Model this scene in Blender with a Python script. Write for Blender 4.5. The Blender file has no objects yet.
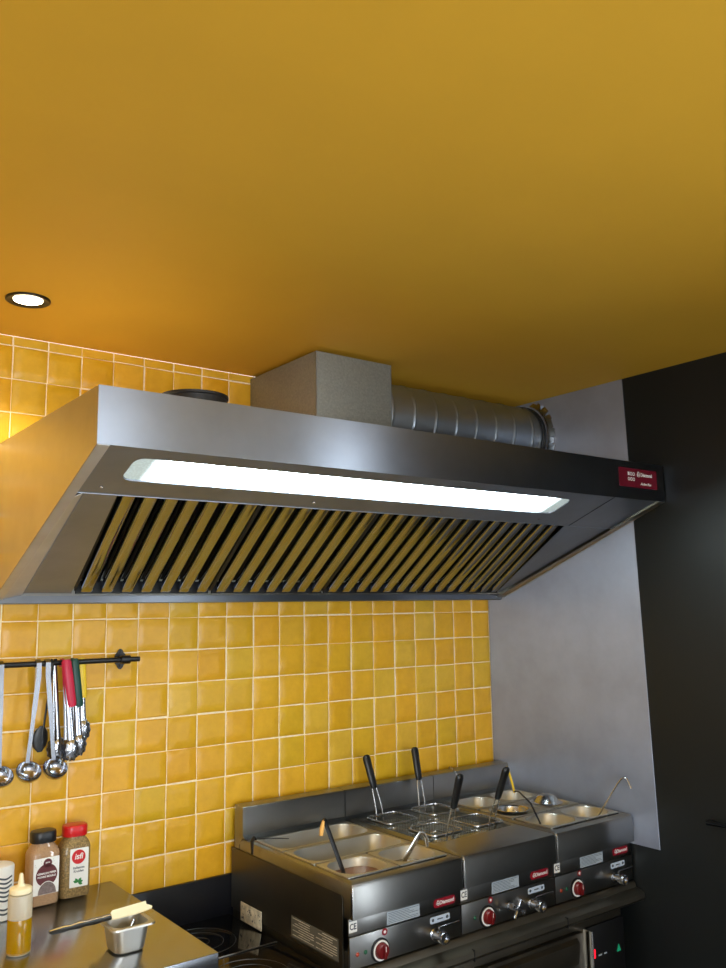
import bpy, bmesh, math, random
from mathutils import Vector, Matrix, noise
random.seed(7)
S = bpy.context.scene
COL = S.collection
PI = math.pi

# ------------------------------------------------------------------ camera
def cam_matrix(loc, yaw, pitch, roll):
    f = Vector((math.sin(yaw)*math.cos(pitch), math.cos(yaw)*math.cos(pitch), math.sin(pitch)))
    r0 = Vector((math.cos(yaw), -math.sin(yaw), 0)); u0 = r0.cross(f)
    c, s = math.cos(roll), math.sin(roll)
    r = c*r0 + s*u0; u = -s*r0 + c*u0
    m = Matrix.Identity(4)
    for i in range(3):
        m[i][0] = r[i]; m[i][1] = u[i]; m[i][2] = -f[i]; m[i][3] = loc[i]
    return m
cd = bpy.data.cameras.new('camera')
cam = bpy.data.objects.new('camera', cd); COL.objects.link(cam)
cd.sensor_fit = 'VERTICAL'; cd.sensor_height = 36; cd.lens = 860.06/968*36
cd.clip_start = .02; cd.clip_end = 60
cam.matrix_world = cam_matrix((-2.54212, -2.53348, 1.71614), .645453, .141486, -.0138069)
S.camera = cam

# ------------------------------------------------------------------ exposure, world, large lights
S.view_settings.view_transform = 'Standard'; S.view_settings.look = 'None'
S.view_settings.gamma = 1; S.view_settings.exposure = 0.08; S.view_settings.use_curve_mapping = False
S.cycles.max_bounces = 10; S.cycles.diffuse_bounces = 5; S.cycles.glossy_bounces = 5
S.cycles.sample_clamp_indirect = 6; S.cycles.use_denoising = True
W = bpy.data.worlds.new('world'); S.world = W; W.use_nodes = True
W.node_tree.nodes['Background'].inputs[0].default_value = (.80, .90, 1, 1)
W.node_tree.nodes['Background'].inputs[1].default_value = 2.5
def area(name, loc, rot, sx, sy, watts, col):
    d = bpy.data.lights.new(name, 'AREA'); d.shape = 'RECTANGLE'; d.size = sx; d.size_y = sy
    d.energy = watts; d.color = col
    o = bpy.data.objects.new(name, d); COL.objects.link(o); o.location = loc; o.rotation_euler = rot
    return o
# daylight at the shopfront glazing (right-hand wall behind the photographer) and general fill at an added, unseen front window
area('daylight_right', (.16, -4.89, 1.25), (0, PI/2, 0), 1.8, .36, 60, (.84, .92, 1))
area('daylight_right', (.16, -3.45, 1.25), (0, PI/2, 0), 1.8, .55, 84, (.84, .92, 1))
area('fill_front', (-2.9, -5.30, 1.35), (PI/2, 0, 0), 2.4, 1.7, 140, (.84, .92, 1))
def spot(name, loc, watts, col, deg, blend=.6):
    d = bpy.data.lights.new(name, 'SPOT'); d.energy = watts; d.color = col
    d.spot_size = math.radians(deg); d.spot_blend = blend; d.shadow_soft_size = .03
    o = bpy.data.objects.new(name, d); COL.objects.link(o); o.location = loc
    return o

# ------------------------------------------------------------------ materials
def lin(c):
    return tuple((x/255/12.92 if x/255 <= .04045 else ((x/255+.055)/1.055)**2.4) for x in c) + (1,)
class N:
    def __init__(s, name):
        s.m = bpy.data.materials.new(name); s.m.use_nodes = True
        s.t = s.m.node_tree; s.b = s.t.nodes['Principled BSDF']
    def n(s, kind, **kw):
        x = s.t.nodes.new(kind)
        for k, v in kw.items(): setattr(x, k, v)
        return x
    def l(s, a, b): s.t.links.new(a, b)
    def coords(s, scale=(1, 1, 1)):
        tc = s.n('ShaderNodeTexCoord'); mp = s.n('ShaderNodeMapping'); mp.inputs['Scale'].default_value = scale
        s.l(tc.outputs['Object'], mp.inputs[0]); return mp.outputs[0]
    def noise(s, scale, vec, detail=3, rough=.5):
        x = s.n('ShaderNodeTexNoise'); x.inputs['Scale'].default_value = scale
        x.inputs['Detail'].default_value = detail; x.inputs['Roughness'].default_value = rough
        s.l(vec, x.inputs['Vector']); return x.outputs[0]
    def ramp(s, fac, stops):
        x = s.n('ShaderNodeValToRGB'); e = x.color_ramp.elements
        while len(e) < len(stops): e.new(.5)
        for el, (p, c) in zip(e, stops): el.position = p; el.color = c if len(c) == 4 else tuple(c)+(1,)
        s.l(fac, x.inputs[0]); return x.outputs[0]
    def bump(s, h, strength, dist=.001):
        x = s.n('ShaderNodeBump'); x.inputs['Strength'].default_value = strength; x.inputs['Distance'].default_value = dist
        s.l(h, x.inputs['Height']); s.l(x.outputs[0], s.b.inputs['Normal']); return x
def plain(name, rgb, rough=.5, metal=0, spec=.5, noise_amt=.06, scale=30, coat=0, bump=0):
    k = N(name); c = lin(rgb); v = k.noise(scale, k.coords())
    a = tuple(min(1, x*(1-noise_amt)) for x in c[:3]); b = tuple(min(1, x*(1+noise_amt)) for x in c[:3])
    k.l(k.ramp(v, [(.3, a), (.7, b)]), k.b.inputs['Base Color'])
    k.b.inputs['Roughness'].default_value = rough; k.b.inputs['Metallic'].default_value = metal
    k.b.inputs['Specular IOR Level'].default_value = spec; k.b.inputs['Coat Weight'].default_value = coat
    if bump: k.bump(v, bump)
    return k.m
def steel(name, rgb=(176, 176, 174), rough=.28, axis='x', bump=.12, smear=.10, tan=None, aniso=.8):
    k = N(name); k.b.inputs['Metallic'].default_value = 1
    if tan:
        cv = k.n('ShaderNodeCombineXYZ')
        for i in range(3): cv.inputs[i].default_value = tan[i]
        k.l(cv.outputs[0], k.b.inputs['Tangent']); k.b.inputs['Anisotropic'].default_value = aniso
    sc = {'x': (1.5, 260, 260), 'y': (260, 1.5, 260), 'z': (260, 260, 1.5), 'n': (60, 60, 60)}[axis]
    g = k.noise(1, k.coords(sc), 2); s = k.noise(5, k.coords(), 4, .6)
    c = lin(rgb)
    k.l(k.ramp(s, [(.3, tuple(x*.86 for x in c[:3])), (.7, tuple(min(1, x*1.06) for x in c[:3]))]), k.b.inputs['Base Color'])
    mr = k.n('ShaderNodeMapRange'); mr.inputs[3].default_value = rough-smear*.5; mr.inputs[4].default_value = rough+smear
    k.l(s, mr.inputs[0]); k.l(mr.outputs[0], k.b.inputs['Roughness'])
    k.bump(g, bump, .0006)
    return k.m
def emit(name, rgb, strength):
    k = N(name); k.b.inputs['Base Color'].default_value = lin(rgb)
    k.b.inputs['Emission Color'].default_value = lin(rgb); k.b.inputs['Emission Strength'].default_value = strength
    return k.m
def glassy(name, rgb, rough=.05, trans=1, ior=1.45, alpha=1):
    k = N(name); k.b.inputs['Base Color'].default_value = lin(rgb); k.b.inputs['Roughness'].default_value = rough
    k.b.inputs['Transmission Weight'].default_value = trans; k.b.inputs['IOR'].default_value = ior
    k.b.inputs['Alpha'].default_value = alpha
    return k.m
M = {}
M['ceiling'] = plain('mustard_ceiling_paint', (226, 172, 50), .62, spec=.3, noise_amt=.03, scale=3, bump=.05)
M['wall'] = plain('pale_wall_paint', (206, 210, 214), .8, noise_amt=.02)
M['black_wall'] = plain('black_wall_laminate', (19, 22, 22), .45, spec=.4, noise_amt=.12, scale=2)
M['floor'] = plain('grey_floor', (72, 74, 78), .45, noise_amt=.1, scale=6)
M['grout'] = plain('pale_grout', (250, 226, 186), .9, noise_amt=.1, scale=80)
k = N('glazed_yellow_tile'); geo = k.n('ShaderNodeNewGeometry')
col = k.ramp(geo.outputs['Random Per Island'], [(0, lin((232, 170, 34))), (.22, lin((234, 178, 44))), (.45, lin((228, 172, 30))), (.62, lin((232, 184, 60))), (.8, lin((222, 176, 36))), (1, lin((236, 174, 36)))])
v = k.noise(9, k.coords(), 5, .6)
mix = k.n('ShaderNodeMix', data_type='RGBA', blend_type='MULTIPLY'); mix.inputs[0].default_value = .45
k.l(col, mix.inputs[6]); k.l(k.ramp(v, [(.3, (.72, .70, .60)), (.7, (1, 1, 1))]), mix.inputs[7]); k.l(mix.outputs[2], k.b.inputs['Base Color'])
k.b.inputs['Roughness'].default_value = .36; k.b.inputs['Specular IOR Level'].default_value = .5
v2 = k.noise(34, k.coords(), 4, .65); mix2 = k.n('ShaderNodeMix', data_type='RGBA', blend_type='MULTIPLY'); mix2.inputs[0].default_value = .35
k.l(mix.outputs[2], mix2.inputs[6]); k.l(k.ramp(v2, [(.35, (.82, .76, .62)), (.65, (1, 1, 1))]), mix2.inputs[7]); k.l(mix2.outputs[2], k.b.inputs['Base Color'])
k.bump(k.noise(22, k.coords(), 2), .26, .003)
M['tile'] = k.m
M['hood'] = steel('brushed_hood_steel', (168, 175, 186), .42, 'x', .04, .05, (0, 0, 1), .96)
M['hood_side'] = steel('brushed_hood_side_steel', (188, 184, 176), .32, 'y', .06, .06)
M['sheet'] = steel('brushed_wall_sheet', (172, 177, 190), .54, 'z', .05, .05, (0, 1, 0), .8)
M['under'] = steel('brushed_hood_underside', (168, 176, 190), .48, 'x', .04, .04)
M['flange'] = steel('matt_flange_steel', (225, 225, 222), .55, 'y', .05)
M['filter'] = steel('bright_filter_steel', (150, 160, 178), .10, 'n', .16, .14)
M['void'] = plain('dark_filter_gap', (22, 22, 22), .6)  # near-black paints the shade in gaps and openings; also seams and filter frames
M['duct'] = steel('galvanised_duct', (168, 178, 188), .42, 'n', .06)
k = N('galvanised_spangle'); vo = k.n('ShaderNodeTexVoronoi'); vo.inputs['Scale'].default_value = 190; k.l(k.coords(), vo.inputs[0])
k.l(k.ramp(vo.outputs[1], [(0, lin((142, 144, 138))), (1, lin((158, 160, 152)))]), k.b.inputs['Base Color'])
k.b.inputs['Metallic'].default_value = .55; k.b.inputs['Roughness'].default_value = .55
M['spangle'] = k.m
M['foil'] = steel('crumpled_foil_tape', (200, 200, 200), .2, 'n', .8)
M['dark_rubber'] = plain('dark_rubber', (26, 27, 29), .5)
M['appl'] = steel('appliance_steel', (152, 151, 148), .30, 'x', .05, .05, (0, 0, 1), .6)
M['appl_dark'] = steel('appliance_side_steel', (112, 106, 94), .40, 'y', .12)
M['bench'] = steel('worktop_steel', (176, 180, 186), .22, 'x', .04, .05)
M['pan'] = steel('gastronorm_steel', (200, 197, 188), .38, 'n', .05)
M['wire'] = steel('bright_wire', (205, 205, 205), .18, 'n', .02)
M['utensil'] = steel('polished_utensil_steel', (176, 178, 184), .16, 'n', .03)
M['mesh'] = steel('basket_mesh_steel', (140, 142, 142), .35, 'n', .2)
M['black'] = plain('black_plastic', (20, 20, 21), .38)
M['black_metal'] = plain('black_powder_coat', (16, 16, 17), .35)
M['black_glass'] = plain('black_ceramic_glass', (9, 9, 11), .08, noise_amt=.02)
M['black_panel'] = plain('black_upstand', (13, 14, 20), .35)
M['ring'] = plain('hob_print', (40, 38, 34), .3)
M['red'] = plain('red_plastic', (200, 22, 26), .3)
M['dark_red'] = plain('dark_red_plastic', (104, 14, 16), .32)
M['label_red'] = plain('red_label', (140, 14, 34), .4)
M['hood_red'] = plain('dark_red_control_label', (104, 14, 34), .4)
M['white'] = plain('white_print', (236, 234, 228), .5, noise_amt=.02)
M['cream'] = plain('cream_cap_and_blade_glare', (240, 226, 184), .4, noise_amt=.03)
M['label_grey'] = plain('grey_data_label', (168, 180, 190), .45, noise_amt=.02)
M['side_label'] = plain('worn_side_label', (96, 91, 78), .6)
M['worn_label'] = plain('stained_card', (206, 196, 170), .6, noise_amt=.3, scale=60)
M['blue_label'] = plain('pale_blue_label', (186, 200, 216), .45, noise_amt=.02)
M['print'] = plain('grey_print', (70, 76, 84), .6)
M['green'] = plain('green_lens', (10, 90, 60), .3)
M['orange'] = plain('orange_lens', (160, 50, 14), .3)
M['grip_red'] = plain('crimson_grip', (196, 26, 62), .42)
M['grip_green'] = plain('dark_green_grip', (8, 66, 54), .42)
M['grip_yellow'] = plain('yellow_grip', (238, 198, 40), .42)
M['sauce'] = plain('brown_sauce', (112, 60, 22), .2)
M['broth'] = plain('thin_broth', (110, 84, 48), .08)
M['water'] = plain('cooking_water', (120, 118, 106), .05, metal=.4)
M['wood'] = plain('pale_wooden_tip', (216, 160, 82), .5)
M['spice'] = plain('ground_spice', (168, 132, 96), .75, noise_amt=.25, scale=420, bump=.4)
M['herb'] = plain('mixed_herbs', (138, 112, 66), .75, noise_amt=.55, scale=260, bump=.6)
M['spice'].node_tree.nodes['Principled BSDF'].inputs['Coat Weight'].default_value = .7
M['herb'].node_tree.nodes['Principled BSDF'].inputs['Coat Weight'].default_value = .7
M['maroon'] = plain('maroon_print', (92, 28, 32), .5)
M['pepper'] = plain('peppercorn_picture', (120, 104, 100), .6, noise_amt=.5, scale=300)
M['leaf'] = plain('leaf_print', (44, 130, 58), .5)
M['clear'] = glassy('frosted_bottle_plastic', (240, 232, 210), .35, .55, 1.4)
M['oil'] = glassy('yellow_oil', (176, 132, 0), .08, .2, 1.46)
M['hood_glow'] = None
k = N('lit_diffuser')
tc = k.n('ShaderNodeTexCoord'); sx = k.n('ShaderNodeSeparateXYZ'); k.l(tc.outputs['Object'], sx.inputs[0])
e = k.ramp(sx.outputs[0], [(0, (0, 0, 0)), (1, (1, 1, 1))]); k.t.nodes.remove(e.node)
mr = k.n('ShaderNodeMath', operation='ABSOLUTE'); k.l(sx.outputs[0], mr.inputs[0])       # distance from the middle of the strip
fl = k.n('ShaderNodeMapRange', interpolation_type='SMOOTHSTEP'); fl.inputs[1].default_value = .58; fl.inputs[2].default_value = .675
fl.inputs[3].default_value = 1; fl.inputs[4].default_value = .012; k.l(mr.outputs[0], fl.inputs[0])
vo = k.n('ShaderNodeTexVoronoi'); vo.inputs['Scale'].default_value = 160; k.l(tc.outputs['Object'], vo.inputs[0])
dm = k.n('ShaderNodeMapRange'); dm.inputs[3].default_value = 1.15; dm.inputs[4].default_value = .75; dm.inputs[2].default_value = .6; k.l(vo.outputs[0], dm.inputs[0])
mu = k.n('ShaderNodeMath', operation='MULTIPLY'); k.l(fl.outputs[0], mu.inputs[0]); k.l(dm.outputs[0], mu.inputs[1])
m2 = k.n('ShaderNodeMath', operation='MULTIPLY'); m2.inputs[1].default_value = 32.0; k.l(mu.outputs[0], m2.inputs[0])
k.l(m2.outputs[0], k.b.inputs['Emission Strength']); k.b.inputs['Emission Color'].default_value = (.80, .97, 1, 1)
k.b.inputs['Base Color'].default_value = (.45, .52, .46, 1); k.b.inputs['Roughness'].default_value = .3
M['lamp'] = k.m
M['bulb'] = emit('lit_bulb', (255, 236, 200), 14)
M['red_lit'] = emit('red_display_light', (255, 20, 40), 2.2)
M['green_lit'] = emit('green_indicator_light', (20, 140, 100), .35)
k = N('window_glass'); tr = k.n('ShaderNodeBsdfTransparent'); gl = k.n('ShaderNodeBsdfGlossy'); gl.inputs['Roughness'].default_value = .02
mx = k.n('ShaderNodeMixShader'); mx.inputs[0].default_value = .08; k.l(tr.outputs[0], mx.inputs[1]); k.l(gl.outputs[0], mx.inputs[2])
k.l(mx.outputs[0], k.t.nodes['Material Output'].inputs[0]); M['glass'] = k.m

# ------------------------------------------------------------------ mesh builder
class MB:
    def __init__(s): s.bm = bmesh.new(); s.mi = 0
    def face(s, vs):
        try:
            f = s.bm.faces.new(vs); f.material_index = s.mi; f.smooth = True; return f
        except ValueError: return None
    def box(s, x0, x1, y0, y1, z0, z1, bev=0, seg=2, rot=None, at=None):
        r = bmesh.ops.create_cube(s.bm, size=1)
        cx, cy, cz = (x0+x1)/2, (y0+y1)/2, (z0+z1)/2
        for v in r['verts']:
            v.co = Vector((v.co.x*abs(x1-x0), v.co.y*abs(y1-y0), v.co.z*abs(z1-z0)))
            if rot is not None: v.co = rot @ v.co
            v.co += Vector((cx, cy, cz)) if at is None else Vector(at)
        fs = set(f for v in r['verts'] for f in v.link_faces)
        for f in fs: f.material_index = s.mi; f.smooth = True
        if bev:
            es = set(e for v in r['verts'] for e in v.link_edges)
            b = bmesh.ops.bevel(s.bm, geom=list(es), offset=bev, segments=seg, affect='EDGES', profile=.5)
            for f in b['faces']: f.material_index = s.mi; f.smooth = True
        return s
    def loft(s, loops, closed=True, cap0=False, cap1=False):
        L = [[s.bm.verts.new(p) for p in lp] for lp in loops]
        for a, b in zip(L, L[1:]):
            n = len(a)
            for i in range(n if closed else n-1):
                j = (i+1) % n; s.face([a[i], a[j], b[j], b[i]])
        if cap0: s.face(list(reversed(L[0])))
        if cap1: s.face(L[-1])
        return s
    def prism(s, pts, axis, a0, a1):
        def P(p, a):
            return (a, p[0], p[1]) if axis == 'x' else ((p[0], a, p[1]) if axis == 'y' else (p[0], p[1], a))
        return s.loft([[P(p, a0) for p in pts], [P(p, a1) for p in pts]], cap0=True, cap1=True)
    def tube(s, pts, r, n=10, caps=True, flat=None):
        pts = [Vector(p) for p in pts]; rr = r if isinstance(r, (list, tuple)) else [r]*len(pts)
        t = (pts[1]-pts[0]).normalized(); up = Vector((0, 0, 1)) if abs(t.z) < .9 else Vector((0, 1, 0))
        a = t.cross(up).normalized(); loops = []
        for i, p in enumerate(pts):
            if i == 0: t = (pts[1]-p).normalized()
            elif i == len(pts)-1: t = (p-pts[i-1]).normalized()
            else: t = ((pts[i+1]-p).normalized()+(p-pts[i-1]).normalized()).normalized()
            a = (a - t*a.dot(t)).normalized(); b = t.cross(a)
            fa, fb = flat or (1, 1)
            loops.append([p + rr[i]*(fa*math.cos(2*PI*k/n)*a + fb*math.sin(2*PI*k/n)*b) for k in range(n)])
        return s.loft(loops, cap0=caps, cap1=caps)
    def lathe(s, prof, c, n=24, axis='z', caps=True):
        c = Vector(c); loops = []
        for r, h in prof:
            lp = []
            for k in range(n):
                a = 2*PI*k/n; u, v = r*math.cos(a), r*math.sin(a)
                p = (u, v, h) if axis == 'z' else ((h, u, v) if axis == 'x' else (u, -h, v))   # 'y': h runs towards the viewer (-y)
                lp.append(c+Vector(p))
            loops.append(lp)
        return s.loft(loops, cap0=caps, cap1=caps)
    def build(s, name, mats, parent=None):
        bmesh.ops.recalc_face_normals(s.bm, faces=s.bm.faces)
        me = bpy.data.meshes.new(name); s.bm.to_mesh(me); s.bm.free()
        for m in (mats if isinstance(mats, (list, tuple)) else [mats]): me.materials.append(m)
        me.set_sharp_from_angle(angle=math.radians(38))
        o = bpy.data.objects.new(name, me); COL.objects.link(o)
        if parent is not None: o.parent = parent; o.location = -origin(parent)
        return o
ORG = {}
def origin(o):
    v = Vector((0, 0, 0))
    while o is not None: v = v + Vector(o.location); o = o.parent
    return v
def rr(cx, cy, w, d, r, z, n=6):
    out = []
    for qx, qy, a0 in ((1, 1, 0), (-1, 1, PI/2), (-1, -1, PI), (1, -1, 1.5*PI)):
        for i in range(n+1):
            a = a0+PI/2*i/n; out.append((cx+qx*(w/2-r)+r*math.cos(a), cy+qy*(d/2-r)+r*math.sin(a), z))
    return out
def rrv(cx, cz, w, h, r, y, n=5):
    return [(p[0], y, p[1]) for p in rr(cx, cz, w, h, r, 0, n)]
def tag(o, label=None, cat=None, group=None, kind=None):
    if label: o['label'] = label
    if cat: o['category'] = cat
    if group: o['group'] = group
    if kind: o['kind'] = kind
    return o
def thing(name, loc, label, cat, group=None):
    o = bpy.data.objects.new(name, None); COL.objects.link(o); o.location = loc; o.empty_display_size = .05
    return tag(o, label, cat, group)
def struct(name, mb, m):
    return tag(mb.build(name, m), kind='structure')
def recentre(o):
    """put the origin of a parentless mesh at its bottom centre"""
    vs = [v.co for v in o.data.vertices]
    c = Vector(((min(v.x for v in vs)+max(v.x for v in vs))/2, (min(v.y for v in vs)+max(v.y for v in vs))/2, min(v.z for v in vs)))
    o.data.transform(Matrix.Translation(-c)); o.location = c; return o
def copy_tree(o, parent=None):
    c = o.copy(); COL.objects.link(c); c.parent = parent
    for ch in [x for x in list(bpy.data.objects) if x.parent == o]: copy_tree(ch, c)
    return c
def text(name, s, size, loc, m, parent, rot=(PI/2, 0, 0), align='CENTER', shear=0, sx=1, bold=.02):
    cu = bpy.data.curves.new('t', 'FONT'); cu.body = s; cu.size = size; cu.extrude = .0002
    cu.align_x = align; cu.align_y = 'CENTER'; cu.shear = shear; cu.offset = size*bold
    t = bpy.data.objects.new('t', cu); COL.objects.link(t)
    dg = bpy.context.evaluated_depsgraph_get(); dg.update()
    me = bpy.data.meshes.new_from_object(t.evaluated_get(dg)); bpy.data.objects.remove(t); bpy.data.curves.remove(cu)
    from mathutils import Euler
    me.transform(Matrix.Translation(loc) @ Euler(rot).to_matrix().to_4x4() @ Matrix.Diagonal((sx, 1, 1, 1)))
    me.materials.clear(); me.materials.append(m); me.name = name
    o = bpy.data.objects.new(name, me); COL.objects.link(o)
    o.parent = parent; o.location = -origin(parent)
    return o

CEIL = 2.508
XL, YF = -4.6, -5.2
# ------------------------------------------------------------------ room
struct('floor', MB().box(XL, 0, YF, 0, -.05, 0), M['floor'])
struct('ceiling', MB().box(XL, .0, YF, 0, CEIL, CEIL+.1), M['ceiling'])
struct('wall_left', MB().box(XL-.12, XL, YF, 0, 0, CEIL), M['wall'])
wx = [(-4.1, -1.7, .5, 2.2)]
b = MB(); b.box(XL, -4.1, YF-.12, YF, 0, CEIL).box(-1.7, 0, YF-.12, YF, 0, CEIL).box(-4.1, -1.7, YF-.12, YF, 0, .5).box(-4.1, -1.7, YF-.12, YF, 2.2, CEIL)
struct('wall_front', b, M['wall'])
b = MB(); b.box(0, .12, -3.14, 0, 0, CEIL).box(0, .12, YF, -5.09, 0, CEIL).box(0, .12, -4.69, -3.76, 0, CEIL)
for ya, yb in ((-5.09, -4.69), (-3.76, -3.14)): b.box(0, .12, ya, yb, 0, .3).box(0, .12, ya, yb, 2.2, CEIL)
struct('wall_right', b, M['black_wall'])
def window(name, axis, a0, a1, z0, z1, c):
    w = tag(bpy.data.objects.new(name, None), kind='structure'); COL.objects.link(w)
    f = MB(); t = .05
    def bx(p0, p1, q0, q1):
        if axis == 'x': f.box(c-.03, c+.03, p0, p1, q0, q1, .004)
        else: f.box(p0, p1, c-.03, c+.03, q0, q1, .004)
    bx(a0, a1, z0, z0+t); bx(a0, a1, z1-t, z1); bx(a0, a0+t, z0+t, z1-t); bx(a1-t, a1, z0+t, z1-t)
    if a1-a0 > 1: m = (a0+a1)/2; bx(m-t/2, m+t/2, z0+t, z1-t)
    f.build('window_frame', M['black_metal'], w)
    g = MB()
    if axis == 'x': g.box(c-.004, c+.004, a0+t, a1-t, z0+t, z1-t)
    else: g.box(a0+t, a1-t, c-.004, c+.004, z0+t, z1-t)
    g.build('window_pane', M['glass'], w)
window('window_1', 'x', -3.76, -3.14, .3, 2.2, .07)
window('window_3', 'x', -5.09, -4.69, .3, 2.2, .07)
window('fill_window', 'y', -4.1, -1.7, .5, 2.2, YF-.06)  # unseen window added to carry the general fill light

# tiled back wall: hand-made square tiles over pale grout
b = MB(); b.box(XL, 0.12, .0015, .14, 0, CEIL)
b.mi = 1
zl = [1.6885+.0989*k for k in range(1, 9)] + [CEIL+.04]
zl = [1.6885-.1*k for k in range(9, -1, -1)] + zl
G = .0017
for c in range(0, 46):
    xr = .003-.1*c; xl = xr-.1; xr = min(xr, -.001)
    if xl < XL: break
    for z0, z1 in zip(zl, zl[1:]):
        zt = min(z1, CEIL+.0)
        jx, jz = random.uniform(-.0013, .0013), random.uniform(-.0014, .0014)
        ax, az = random.gauss(0, .003), random.gauss(0, .003); rot = random.gauss(0, .006)
        X0, X1, Z0, Z1 = xl+G+jx, xr-G+jx, z0+G+jz, zt-G+(jz if zt < CEIL else 0)
        X1 = min(X1, -.001)
        cx, cz = (X0+X1)/2, (Z0+Z1)/2; n = 5; grid = []
        for i in range(n+1):
            row = []
            for j in range(n+1):
                u = (0, .035, .3, .7, .965, 1)[i]; w = (0, .035, .3, .7, .965, 1)[j]
                x = X0+(X1-X0)*u; z = Z0+(Z1-Z0)*w
                if i in (0, n) or j in (0, n): x += random.gauss(0, .0002); z += random.gauss(0, .0002)
                dx, dz = x-cx, z-cz
                x += -dz*rot; z += dx*rot if zt < CEIL else 0
                y = -.0012 + dx*ax + dz*az + .0006*noise.noise(Vector((x*14, c, z*14)))
                if i in (0, n) or j in (0, n): y = .0014
                row.append(b.bm.verts.new((x, y, z)))
            grid.append(row)
        for i in range(n):
            for j in range(n): b.face([grid[i][j], grid[i+1][j], grid[i+1][j+1], grid[i][j+1]])
wb = struct('wall_back', b, [M['grout'], M['tile']])
struct('trim_1', MB().box(-2.6, -1.10, -.014, -.0035, .70, .896, .001), M['black_panel'])   # black upstand behind the hob

# brushed sheet on the right-hand wall behind the cooking range, up to the ceiling
sh = MB(); sh.loft([[(-.0005, -.004, .914), (-.0005, -.748, .914), (-.0005, -.704, CEIL-.001), (-.0005, -.004, CEIL-.001)],
                    [(-.003, -.004, .914), (-.003, -.7475, .9145), (-.003, -.7035, CEIL-.001), (-.003, -.004, CEIL-.001)]], cap0=True, cap1=True)
o = sh.build('splashback_sheet', M['sheet']); tag(o, 'brushed steel sheet on the right-hand wall, running from behind the range up past the hood', 'wall panel'); recentre(o)
b = MB(); b.tube([(-.004, -.945, 1.040), (-.03, -.945, 1.040), (-.03, -1.25, 1.040), (-.004, -1.25, 1.040)], .008, 8)
o = b.build('pull_handle', M['black_metal']); tag(o, 'black bar handle fixed low on the black wall at the right edge', 'handle'); recentre(o)

# ------------------------------------------------------------------ extractor hood
HX0, HX1, HY, HZT, HZB = -1.944, -.005, -.849, 2.172, 2.049
hood = thing('extractor_hood', (-.975, -.42, 1.735), 'long brushed steel extractor hood with lit lamp strip, mounted over the range', 'extractor hood')
SL = (2.048-1.742)/(.845-.07)               # slope of the underside
def zs(y, off=0): return 1.742+SL*(-.07-y)+off
MB().box(HX0, HX1, HY, HY+.0015, HZB, HZT, .0005).build('front_panel', M['hood'], hood)
prof = [(HY+.0016, HZB), (HY+.0016, HZT-.001), (-.004, HZT-.001), (-.004, 1.735), (-.07, 1.735)]
b = MB(); b.prism(prof, 'x', HX0, HX0+.0015)
fl = [(HY+.004, zs(HY+.004)), (-.07, zs(-.07)), (-.07, zs(-.07)+.0015), (HY+.004, zs(HY+.004)+.0015)]
b9 = MB(); b9.loft([[(HX0+.0285, -.635, zs(-.635, .001)), (HX0+.0500, -.635, zs(-.635, .012)), (HX0+.0775, -.085, zs(-.085, .012)), (HX0+.0285, -.085, zs(-.085, .001))], [(HX0+.0285, -.635, zs(-.635, .002)), (HX0+.0500, -.635, zs(-.635, .013)), (HX0+.0775, -.085, zs(-.085, .013)), (HX0+.0285, -.085, zs(-.085, .002))]], cap0=True, cap1=True); b9.build('inner_wall', M['flange'], hood)
MB().prism(fl, 'x', HX0+.0016, HX0+.028).build('side_flange', M['flange'], hood)
b.build('side_panel', M['hood_side'], hood)
b = MB(); b.prism(prof, 'x', HX1-.0015, HX1); b.prism(fl, 'x', HX1-.030, HX1-.0016)
b.build('side_panel', M['hood_side'], hood)
MB().box(HX0+.002, HX1-.002, HY+.002, -.004, HZT-.004, HZT-.002).build('top_panel', M['hood_side'], hood)
MB().box(HX0+.002, HX1-.002, -.006, -.004, 1.737, HZT-.005).build('back_panel', M['hood_side'], hood)
# light panel: a sloping plate with the rounded lamp opening
def onslope(x, y, off=0): return (x, y, zs(y, off))
LX0, LX1, LY0, LY1 = -1.838, -.412, -.794, -.702
lcx, lcy = (LX0+LX1)/2, (LY0+LY1)/2
def loop_s(cx, cy, w, d, r, off, n=6): return [onslope(p[0], p[1], off) for p in rr(cx, cy, w, d, r, 0, n)]
b = MB(); b.loft([loop_s(-.975, -.7375, 1.888, .205, .001, .010), loop_s(lcx, lcy, LX1-LX0, LY1-LY0, .024, .010), loop_s(lcx, lcy, LX1-LX0, LY1-LY0, .024, .016)])
b.box(HX0+.004, HX1-.004, -.639, -.637, zs(-.64, .008), zs(-.64, .030))
lp = b.build('light_panel', M['under'], hood)
b = MB()
for x in (-1.868, -1.3, -.86, -.43):
    for y in (-.668,): b.lathe([(.004, 0), (.004, -.0015), (.0015, -.0028)], onslope(x, y, .010), 8)
b.build('screws', M['wire'], lp)['kind'] = 'stuff'
b = MB(); b.box(-.252, -.2505, -.835, -.640, 0, .001)
for v in b.bm.verts: v.co.z += zs(v.co.y, .0085)
b.build('panel_seam', M['void'], lp)
d = MB(); d.loft([[(p[0]-lcx, p[1]-lcy, p[2]-zs(lcy)) for p in loop_s(lcx, lcy, LX1-LX0-.002, LY1-LY0-.002, .0235, .0125)],
                  [(p[0]-lcx, p[1]-lcy, p[2]-zs(lcy)) for p in loop_s(lcx, lcy, LX1-LX0-.002, LY1-LY0-.002, .0235, .018)]], cap0=True, cap1=True)
di = d.build('lamp_diffuser', M['lamp'], hood); di.location = Vector((lcx, lcy, zs(lcy))) - Vector(hood.location)
tag(di, 'lit frosted lamp strip')
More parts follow.
